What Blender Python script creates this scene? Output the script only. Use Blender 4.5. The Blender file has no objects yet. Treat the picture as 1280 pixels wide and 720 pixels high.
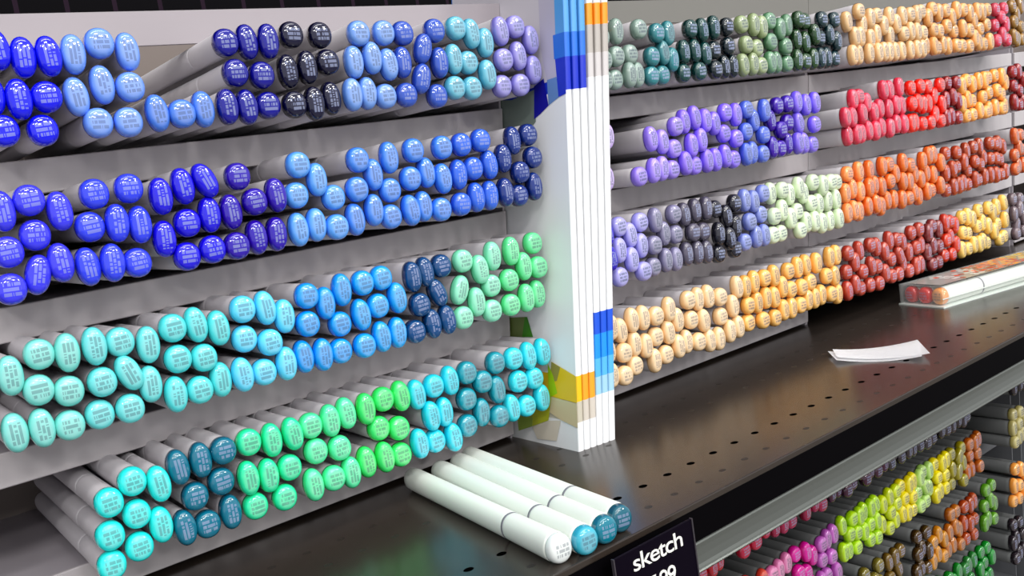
import bpy, bmesh, math, random
from mathutils import Vector, Matrix
random.seed(7)
C = bpy.context.scene.collection
PI = math.pi

# ---------------------------------------------------------------- colours and materials
def lin(c):
    return tuple(((v/255)/12.92 if v/255 <= .04045 else ((v/255+.055)/1.055)**2.4) for v in c)

def mat(name, rgb, rough=.5, metal=0., spec=.5, coat=0.):
    m = bpy.data.materials.new(name); m.use_nodes = True
    b = m.node_tree.nodes['Principled BSDF']
    b.inputs['Base Color'].default_value = (*lin(rgb), 1)
    b.inputs['Roughness'].default_value = rough
    b.inputs['Metallic'].default_value = metal
    b.inputs['Specular IOR Level'].default_value = spec
    b.inputs['Coat Weight'].default_value = coat
    b.inputs['Coat Roughness'].default_value = .1
    return m

class G:
    """small helper for node graphs"""
    def __init__(s, m): s.t = m.node_tree; s.b = s.t.nodes['Principled BSDF']
    def n(s, kind, **kw):
        o = s.t.nodes.new(kind)
        for k, v in kw.items(): setattr(o, k, v)
        return o
    def put(s, sock, v):
        if isinstance(v, (int, float)): sock.default_value = v
        elif isinstance(v, tuple): sock.default_value = v
        else: s.t.links.new(v, sock)
    def m(s, op, a, b=None, c=None):
        o = s.n('ShaderNodeMath', operation=op)
        for i, v in enumerate((a, b, c)):
            if v is not None: s.put(o.inputs[i], v)
        return o.outputs[0]
    def mix(s, f, a, b):
        o = s.n('ShaderNodeMix', data_type='RGBA')
        s.put(o.inputs[0], f); s.put(o.inputs[6], a); s.put(o.inputs[7], b)
        return o.outputs[2]

def plug_material(name, from_attribute):
    """coloured cap end: glossy plastic with three printed lines of small lettering"""
    m = mat(name, (128,128,128), .06, 0, .5, .8); g = G(m)
    if from_attribute: col = g.n('ShaderNodeAttribute', attribute_name='Col').outputs['Color']
    else: col = g.n('ShaderNodeObjectInfo').outputs['Color']
    uv = g.n('ShaderNodeUVMap', uv_map='UVMap').outputs[0]
    sp = g.n('ShaderNodeSeparateXYZ'); g.put(sp.inputs[0], uv)
    u = g.m('SUBTRACT', sp.outputs[0], .5); v = g.m('SUBTRACT', sp.outputs[1], .5)      # -0.5 .. 0.5 across the end
    row = g.m('MULTIPLY', g.m('ADD', v, .24), 1/.16)
    ri = g.m('FLOOR', row); rf = g.m('FRACT', row)
    inrow = g.m('MULTIPLY', g.m('GREATER_THAN', rf, .16), g.m('LESS_THAN', rf, .84))
    inside = g.m('MULTIPLY', g.m('LESS_THAN', g.m('ABSOLUTE', v), .24), g.m('LESS_THAN', g.m('ABSOLUTE', u), .27))
    seed = g.n('ShaderNodeObjectInfo').outputs['Random']
    cell = g.n('ShaderNodeCombineXYZ')
    g.put(cell.inputs[0], g.m('FLOOR', g.m('MULTIPLY', u, 30.))); g.put(cell.inputs[1], ri); g.put(cell.inputs[2], g.m('MULTIPLY', seed, 37.))
    wn = g.n('ShaderNodeTexWhiteNoise', noise_dimensions='3D'); g.put(wn.inputs['Vector'], cell.outputs[0])
    ink = g.m('MULTIPLY', g.m('MULTIPLY', inrow, inside), g.m('GREATER_THAN', wn.outputs[0], .22))
    lum = g.n('ShaderNodeRGBToBW'); g.put(lum.inputs[0], col)
    light = g.m('SMOOTHSTEP' if False else 'GREATER_THAN', lum.outputs[0], .17)
    inkc = g.mix(light, (*lin((150,160,195)), 1), (*lin((64,78,96)), 1))
    rr = g.m('SQRT', g.m('ADD', g.m('MULTIPLY', u, u), g.m('MULTIPLY', v, v)))
    disc = g.n('ShaderNodeMapRange', interpolation_type='SMOOTHSTEP'); g.put(disc.inputs[0], rr)
    disc.inputs[1].default_value = .42; disc.inputs[2].default_value = .26; disc = disc.outputs[0]
    face = g.mix(g.m('MULTIPLY', g.m('MULTIPLY', disc, light), .24), col, (.50,.52,.54,1))
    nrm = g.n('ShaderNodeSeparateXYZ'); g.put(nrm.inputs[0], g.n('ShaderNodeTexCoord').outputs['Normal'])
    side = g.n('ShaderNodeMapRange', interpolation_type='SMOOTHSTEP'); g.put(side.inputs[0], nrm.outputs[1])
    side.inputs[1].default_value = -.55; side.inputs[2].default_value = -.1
    deep = g.n('ShaderNodeGamma'); g.put(deep.inputs[0], col); deep.inputs[1].default_value = 1.5      # shade between neighbouring caps, painted as a deeper tint on the sides
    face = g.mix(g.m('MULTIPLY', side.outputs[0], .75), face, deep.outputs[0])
    base = g.mix(g.m('MULTIPLY', ink, .60 if from_attribute else .48), face, inkc)
    g.put(g.b.inputs['Base Color'], base)
    return m

M = {
 'barrel': mat('marker_barrel_grey', (196,192,196), .42),
 'barrel_shaded': mat('marker_barrel_grey_shaded', (112,114,114), .45),  # grey barrel copy with the shade under the shelf put into its colour
 'white_barrel': mat('marker_barrel_white', (226,232,224), .38),
 'groove': mat('groove_grey', (120,120,128), .5),
 'tray': mat('tray_grey', (158,152,158), .45),
 'back': mat('tray_back_grey', (108,98,93), .65),
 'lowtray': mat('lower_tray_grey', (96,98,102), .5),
 'black': mat('black_steel', (4,3,5), .6, 0, .03),
 'black_matt': mat('black_matt', (7,6,9), .7),
 'white': mat('brochure_white', (236,238,240), .45),
 'paper': mat('paper_white', (253,253,255), .7),
 'ink_white': mat('lettering_white', (232,232,226), .5),
 'tag': mat('tag_black', (9,4,16), .5, 0, .05),
 'chrome': mat('price_channel', (104,108,104), .34, .6),
 'floor': mat('shop_floor', (120,116,110), .6),
}
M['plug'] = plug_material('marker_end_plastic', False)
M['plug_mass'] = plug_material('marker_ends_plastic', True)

def rail_material():
    m = mat('price_rail_grey', (178,172,176), .30, 0, .5, .2); g = G(m)
    tc = g.n('ShaderNodeTexCoord'); mp = g.n('ShaderNodeMapping'); g.put(mp.inputs[0], tc.outputs['Object'])
    mp.inputs['Scale'].default_value = (55, 1, 4)
    nz = g.n('ShaderNodeTexNoise'); g.put(nz.inputs['Vector'], mp.outputs[0]); nz.inputs['Scale'].default_value = 1.3; nz.inputs['Detail'].default_value = 2
    g.put(g.b.inputs['Base Color'], g.mix(nz.outputs[0], (*lin((164,158,162)),1), (*lin((194,189,190)),1)))
    return m
M['rail'] = rail_material()
M['fascia_left'] = mat('top_fascia_grey', (150,143,148), .45)
M['fascia_right'] = mat('top_fascia_dark_grey', (108,107,102), .5)

def deck_material():
    """black painted steel with a grid of small dark slots"""
    m = mat('perforated_black_shelf', (20,17,16), .24, 0, .6); g = G(m)
    tc = g.n('ShaderNodeTexCoord'); sp = g.n('ShaderNodeSeparateXYZ'); g.put(sp.inputs[0], tc.outputs['Object'])
    fx = g.m('SUBTRACT', g.m('FRACT', g.m('MULTIPLY', g.m('ADD', sp.outputs[0], 1.0030), 1/.0160)), .5)
    dx = g.m('MULTIPLY', fx, .0160)
    hole = None
    for y0, rad in ((-.1150, .0022), (-.1335, .0019), (-.0600, .0019), (-.0400, .0019)):
        dy = g.m('SUBTRACT', sp.outputs[1], y0)
        r = g.m('SQRT', g.m('ADD', g.m('MULTIPLY', dx, dx), g.m('MULTIPLY', g.m('MULTIPLY', dy, dy), 1.6)))
        h = g.m('LESS_THAN', r, rad)
        if y0 != -.1150: h = g.m('MULTIPLY', h, .35)
        hole = h if hole is None else g.m('MAXIMUM', hole, h)
    nz = g.n('ShaderNodeTexNoise'); g.put(nz.inputs['Vector'], tc.outputs['Object']); nz.inputs['Scale'].default_value = 30
    base = g.mix(nz.outputs[0], (*lin((36,31,28)),1), (*lin((53,45,39)),1))
    g.put(g.b.inputs['Base Color'], g.mix(hole, base, (.0005,.0005,.0005,1)))
    g.put(g.b.inputs['Roughness'], g.m('ADD', .25, g.m('MULTIPLY', hole, .7)))
    g.put(g.b.inputs['Specular IOR Level'], g.m('SUBTRACT', .6, g.m('MULTIPLY', hole, .6)))
    return m
M['deck'] = deck_material()

def wall_material():
    m = mat('black_slotted_panel', (8,7,10), .7, 0, .05); g = G(m)
    tc = g.n('ShaderNodeTexCoord'); sp = g.n('ShaderNodeSeparateXYZ'); g.put(sp.inputs[0], tc.outputs['Object'])
    f = g.m('FRACT', g.m('MULTIPLY', sp.outputs[0], 1/.026))
    s = g.m('LESS_THAN', g.m('ABSOLUTE', g.m('SUBTRACT', f, .5)), .05)
    g.put(g.b.inputs['Base Color'], g.mix(s, (*lin((6,5,8)),1), (*lin((34,22,34)),1)))
    return m
M['wall'] = wall_material()

# ---------------------------------------------------------------- object helpers
def obj(name, me, parent=None, m=None):
    if isinstance(me, bmesh.types.BMesh):
        bm = me; me = bpy.data.meshes.new(name); bm.normal_update(); bm.to_mesh(me); bm.free()
    if m is not None and not me.materials: me.materials.append(m)
    o = bpy.data.objects.new(name, me); C.objects.link(o)
    if parent: o.parent = parent
    return o
def thing(name, label, cat, loc=(0,0,0), group=None):
    o = bpy.data.objects.new(name, None); C.objects.link(o); o.location = loc; o.empty_display_size = .01
    o['label'] = label; o['category'] = cat
    if group: o['group'] = group
    return o
def tag(o, label, cat, group=None):
    o['label'] = label; o['category'] = cat
    if group: o['group'] = group
    return o
def bx(bm, x0, x1, y0, y1, z0, z1, k=0., zr=0., mi=0):
    """box; k shears it sideways with height, as the whole display leans a little"""
    vs = [bm.verts.new((x + k*(z-zr), y, z)) for z in (z0, z1) for y in (y0, y1) for x in (x0, x1)]
    for f in ((0,2,3,1),(4,5,7,6),(0,1,5,4),(2,6,7,3),(0,4,6,2),(1,3,7,5)):
        bm.faces.new([vs[i] for i in f]).material_index = mi
    return vs
def bevel(bm, w, seg=2):
    bmesh.ops.bevel(bm, geom=bm.edges[:], offset=w, segments=seg, affect='EDGES', profile=.6)

ZS = -.1493          # top of the black shelf
FLOOR_Z = -1.05
CAP_Y = -.037        # the cap ends stand this far out of the price rails

# ---------------------------------------------------------------- the marker
SIZE = {'r': (.00525, .00568), 'v': (.00436, .00730)}
def ring_pts(ax, az, s, n, e=2.12):
    out = []
    for i in range(n):
        t = 2*PI*i/n; c, q = math.cos(t), math.sin(t)
        out.append((ax*s*math.copysign(abs(c)**(2/e), c), az*s*math.copysign(abs(q)**(2/e), q)))
    return out
PLUG = [(.0054,.93),(.0053,.995),(.0038,1.01),(.0025,.985),(.0015,.92),(.0008,.82),(.00042,.68),(.0002,.50),(.00007,.30),(.00001,.12)]
def plug_data(shape, n):
    ax, az = SIZE[shape]; V = []; F = []; UV = []
    for y, s in PLUG:
        for x, z in ring_pts(ax, az, s, n):
            V.append((x, y, z)); a, b = x/ax*.5+.5, z/az*.5+.5
            UV.append((a, b) if shape == 'r' else (b, 1-a))
    V.append((0, 0, 0)); UV.append((.5, .5)); c = len(V)-1
    for k in range(len(PLUG)-1):
        for i in range(n):
            j = (i+1) % n
            F.append((k*n+i, k*n+j, (k+1)*n+j, (k+1)*n+i))
    k = (len(PLUG)-1)*n
    for i in range(n): F.append((k+i, k+(i+1) % n, c))
    return V, F, UV
def tube_data(shape, n, prof, cap_back=True):
    ax, az = SIZE[shape]; V = []; F = []
    for y, s in prof:
        V += [(x, y, z) for x, z in ring_pts(ax, az, s, n)]
    for k in range(len(prof)-1):
        for i in range(n):
            j = (i+1) % n
            F.append((k*n+j, k*n+i, (k+1)*n+i, (k+1)*n+j))
    if cap_back: F.append(tuple((len(prof)-1)*n + i for i in reversed(range(n))))
    return V, F
def mesh(name, V, F, UV=None, m=None, smooth=True):
    me = bpy.data.meshes.new(name); me.from_pydata(V, [], F)
    if UV:
        l = me.uv_layers.new(name='UVMap')
        for lp in me.loops: l.data[lp.index].uv = UV[lp.vertex_index]
    if smooth:
        for p in me.polygons: p.use_smooth = True
    if m: me.materials.append(m)
    me.validate(); me.update()
    return me
CAP_PROF = [(.0046,.84),(.0046,.92),(.0062,.945),(.0100,.935),(.0340,.90),(.0352,.895),(.0356,.86)]
BAR_PROF = [(.0356,.80),(.0362,.885),(.0374,.90),(.1240,.88),(.1275,.84),(.1290,.72),(.1294,.45)]
ME = {}
for s in 'rv':
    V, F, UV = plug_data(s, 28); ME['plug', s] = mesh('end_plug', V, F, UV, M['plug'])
    V, F = tube_data(s, 28, CAP_PROF, False); ME['cap', s] = mesh('marker_cap', V, F, None, M['barrel'])
    V, F = tube_data(s, 28, BAR_PROF); ME['bar', s] = mesh('marker_barrel', V, F, None, M['barrel'])
    V, F = tube_data(s, 28, [(y, q*1.085) for y, q in CAP_PROF], False); ME['wcap', s] = mesh('marker_cap_white', V, F, None, M['white_barrel'])
    V, F = tube_data(s, 28, [(y, q*1.085) for y, q in BAR_PROF]); ME['wbar', s] = mesh('marker_barrel_white', V, F, None, M['white_barrel'])

V, F = tube_data('r', 28, [(.0352,.9),(.0352,.975),(.0360,.978),(.0366,.975),(.0366,.9)], False); ME['ring'] = mesh('seam_ring', V, F, None, M['groove'])
def put_marker(kind, rgb, loc, rot, label, group, white=False, plug_label=None):
    s = 'r' if kind == 'r' else 'v'
    t = thing('marker', label, 'marker', loc, group); t.rotation_euler = rot
    w = 'w' if white else ''
    obj('barrel', ME[w+'bar', s], t); obj('cap', ME[w+'cap', s], t)
    if white: obj('seam_ring', ME['ring'], t)
    p = obj('end_plug', ME['plug', s], t); p.color = (*lin(rgb), 1)
    if plug_label: p['label'] = plug_label
    return t

# every marker in the trays of the left bay and the pale flesh bins beside the brochures:
# tray -> colour -> (end shape, x mm, z mm); shapes: r round, v upright oval, a / b oval tilted left / right
SINGLE = {
 'L0': {
  'royal blue': 'v67,66.3 v75.1,63.3 v83.4,63.2 v62.5,51 v70.7,48.7 r79.8,48.8 r63.7,38.2 r76.5,37.3',
  'pale sky blue': 'v91.9,63.5 r101.7,67 v111.5,63.6 v90.3,48.4 v100.1,52.1 r109.6,50.3 r95.8,38.1 r106.6,37.4',
  'cornflower blue': 'v117.9,39.8 r127,38.6 v136.2,39.8',
  'navy blue': 'r150.7,65.4 v160.1,65.4 v168.8,65.1 r152,53 r163.4,51.5 v146,39.8 v154.4,39.1 r164,39.1',
  'blue-black': 'r180.1,67.5 r193,66.7 v175.7,52.4 v184.7,53.5 r194.6,55.1 r175.2,38.2 v184.3,37.9 v193.4,39.7',
  'powder blue': 'r211.6,66.6 r224.5,66.4 v207.2,54.4 v216.3,55.7 v224.4,52.4 v203.4,40.3 v211.6,40.5 r221.1,38.5',
  'denim blue': 'r235.9,66.2 r252.3,66.4 v232.9,53.1 a244.4,58.5 v252.7,51.7 r231.7,38.1 a240.8,44.8 r248.7,36.4',
  'pale aqua': 'r265.5,67.4 v274.4,64.6 v282.4,60 v261.2,52.9 r270.3,51 v279.3,44.3 r259.1,39.4 r269.7,38.6',
  'lavender': 'v291.9,65 r301,66.7 v309.9,59.9 r290.7,50.9 v300.6,52.4 v309,44.9 r288.8,38.3 r299.7,38',
 },
 'L1': {
  'violet-blue': 'v57.6,10.6 r66.7,13.1 v76,7.8 r56.5,-3.9 r66.5,0.6 r54.7,-16.9 a64.5,-13.6 v72.6,-10.7',
  'cobalt blue': 'r88.9,12.3 r101.4,12.6 r85.1,0.5 v94.9,0.4 v103.2,-1.5 v81.7,-13.9 v90.1,-14 r99.2,-15.7',
  'ultramarine': 'v112.7,8 v121.9,10.7 b130.8,11.7 v111.2,-8.5 r121.2,-3.8 v130.6,-1.9 r118.3,-16.8 r128.7,-15.8',
  'indigo': 'r144.9,11.6 v139.7,-2.2 r149.8,0.4 v159.4,1.8 r138.8,-16.2 v148.4,-14.2 v157.2,-14.3',
  'sky blue': 'r171.7,13 v179.3,5.7 r169.3,0.4 r186.2,-3 v167.3,-14.1 v175.6,-13.4 r184.6,-15.9',
  'light azure': 'r200.4,11.7 v216.7,10.9 v208,4.3 r197.5,-1.1 r215.2,-3.8 v195.1,-14.1 v204.5,-11.4 r213.1,-15.7',
  'azure': 'r230,12.6 r226.4,0 v235.9,1.7 v223.3,-14.4 v231.6,-13.7 v243.9,-2.3 r240.6,-16.6 r246.2,12.2',
  'medium blue': 'r257.9,12.3 r268.9,13.1 v253.4,-1.6 r262.7,0.2 v272.7,0.9 r251.8,-15.8 v261.6,-13.8 v270.4,-14.1',
  'dark marine blue': 'v289.9,10.9 r300.1,12.8 v281.9,2.8 r290.6,-5.3 r300.5,1.1 v279.5,-13.9 r288.8,-16.7 v298.7,-13.5',
 },
 'L2': {
  'pale mint-aqua': 'v48.6,-47.2 r59.2,-42 v68.3,-43.6 r56.3,-54.5 r66,-57.6 v46.1,-67.7 v54.7,-68.4 r63.8,-70.1',
  'light aqua': 'v77.6,-43.4 r87,-44.1 r77.6,-57.2 b87.5,-56.3 r74.7,-69.3 r85.3,-69.8 v97,-47.7 v94.7,-62.9',
  'aqua': 'r106.9,-43.3 v116.4,-44.2 v124.9,-47.5 r106.5,-55.7 r116.8,-57.9 v103,-69.2 r112.6,-70.1 v122,-68.5',
  'light cyan': 'r135.8,-42.1 v145.5,-43.7 v153.3,-49 r134.8,-54.5 r144.7,-58.3 v130.5,-68.5 r140.2,-70.1 v149.9,-68.8',
  'cerulean': 'r164.6,-42.6 v173.1,-47.7 r162.8,-54.5 v158.9,-68.2 v167.1,-69.3 v181.3,-43.4 r178.3,-58.2 r176.2,-70',
  'bright cerulean': 'r192,-42.5 r202,-42.2 v188.8,-56.3 r198.3,-54.3 v208.2,-52.7 r187.6,-70.3 v197.3,-68.5 v205.8,-68.6',
  'petrol blue': 'v218.1,-44.9 v226.4,-44.2 r235.7,-43.1 r219.8,-58.5 b231,-55.2 r215.6,-70.5 v225.1,-68.9 v233.4,-68.8',
  'pale mint': 'r247.7,-42.9 v256.5,-48.7 v265.2,-43.7 a243.8,-56.4 r262.7,-58.1 v252,-64.1 r243,-70 r260.4,-70.4',
  'mint green': 'v277.4,-43.4 v284.1,-52.4 r293.4,-42.1 r273.6,-57.5 r293.1,-54.6 r272.2,-70 v282.3,-68.5 v291,-68.3',
 },
 'L3': {
  'turquoise': 'r80.4,-97.4 v89.7,-101.6 r70.8,-102.5 r79.7,-110.5 v87.4,-117.6 r68.7,-114.9 r78.1,-123.1 r67.2,-126.3',
  'dark teal': 'v98.6,-98.2 v107.5,-98 r116.6,-96.7 r102.6,-111.6 r113.6,-108.9 v96,-122.2 r105,-124.2 v115.1,-122.7',
  'spring green': 'r127.9,-96.9 v137.8,-99.1 v146.9,-99 v124.6,-111.2 v133.4,-113.2 r143.3,-113.1 r125.8,-124.2 r138.7,-124.9',
  'pale spring green': 'r156.1,-98.4 v165.2,-98.7 v173.4,-97.8 r156.2,-109.9 r167.2,-111.9 v151.9,-123.6 r161.5,-123.8 v170.6,-124.4',
  'bright green': 'v183.1,-98.6 r192.8,-96.9 v201.9,-97.9 r188.1,-109.3 r197.9,-112.2 v179.1,-122.5 v187.8,-122.7 r196.9,-124.7',
  'cyan': 'v210.4,-99.7 r220.1,-98.1 v229.5,-97.9 v215.5,-111.4 v223.7,-112 v206.9,-122.4 r216.2,-124.2 v226.4,-125.4',
  'teal': 'r239.3,-96.6 r247.7,-103.4 r256.9,-96.2 r237.8,-109.6 v255.8,-109.7 r235.9,-122.6 v245.4,-118.6 r254.1,-122.9',
  'bright aqua': 'r268.1,-96.8 v278.5,-98.1 v287.3,-98.2 r269.3,-109.1 r280.1,-110.4 v264,-121.8 r273.2,-123.3 v283.8,-121.9',
 },
 'R3': {
  'pale flesh': 'v337.7,-96.9 v333.7,-109.2 v333.4,-123 v345.7,-100.8 v355.1,-96.9 v363.6,-97.4 r373.4,-98.5 v384.5,-96.9 v355,-110.6 r345,-113.2 v391.6,-104.9 v363.1,-113.7 r372.7,-110.6 v382.8,-110.5 r353.1,-122.8 r342.4,-125.6 v369.3,-124 r378.9,-122.9 v389.2,-120.3 r402.5,-95.5 v411.8,-96.9 v420.1,-96.9 r430.3,-99.4 r403.4,-107.7 v413.2,-110.3 v397.7,-119.7 r406.7,-121.9 v416.1,-123.4 v424.3,-124.2 v441.8,-107.7 r430.6,-111.7 v435.8,-122.3 v444,-121.3 v447.6,-96.9',
 },
}
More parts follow.
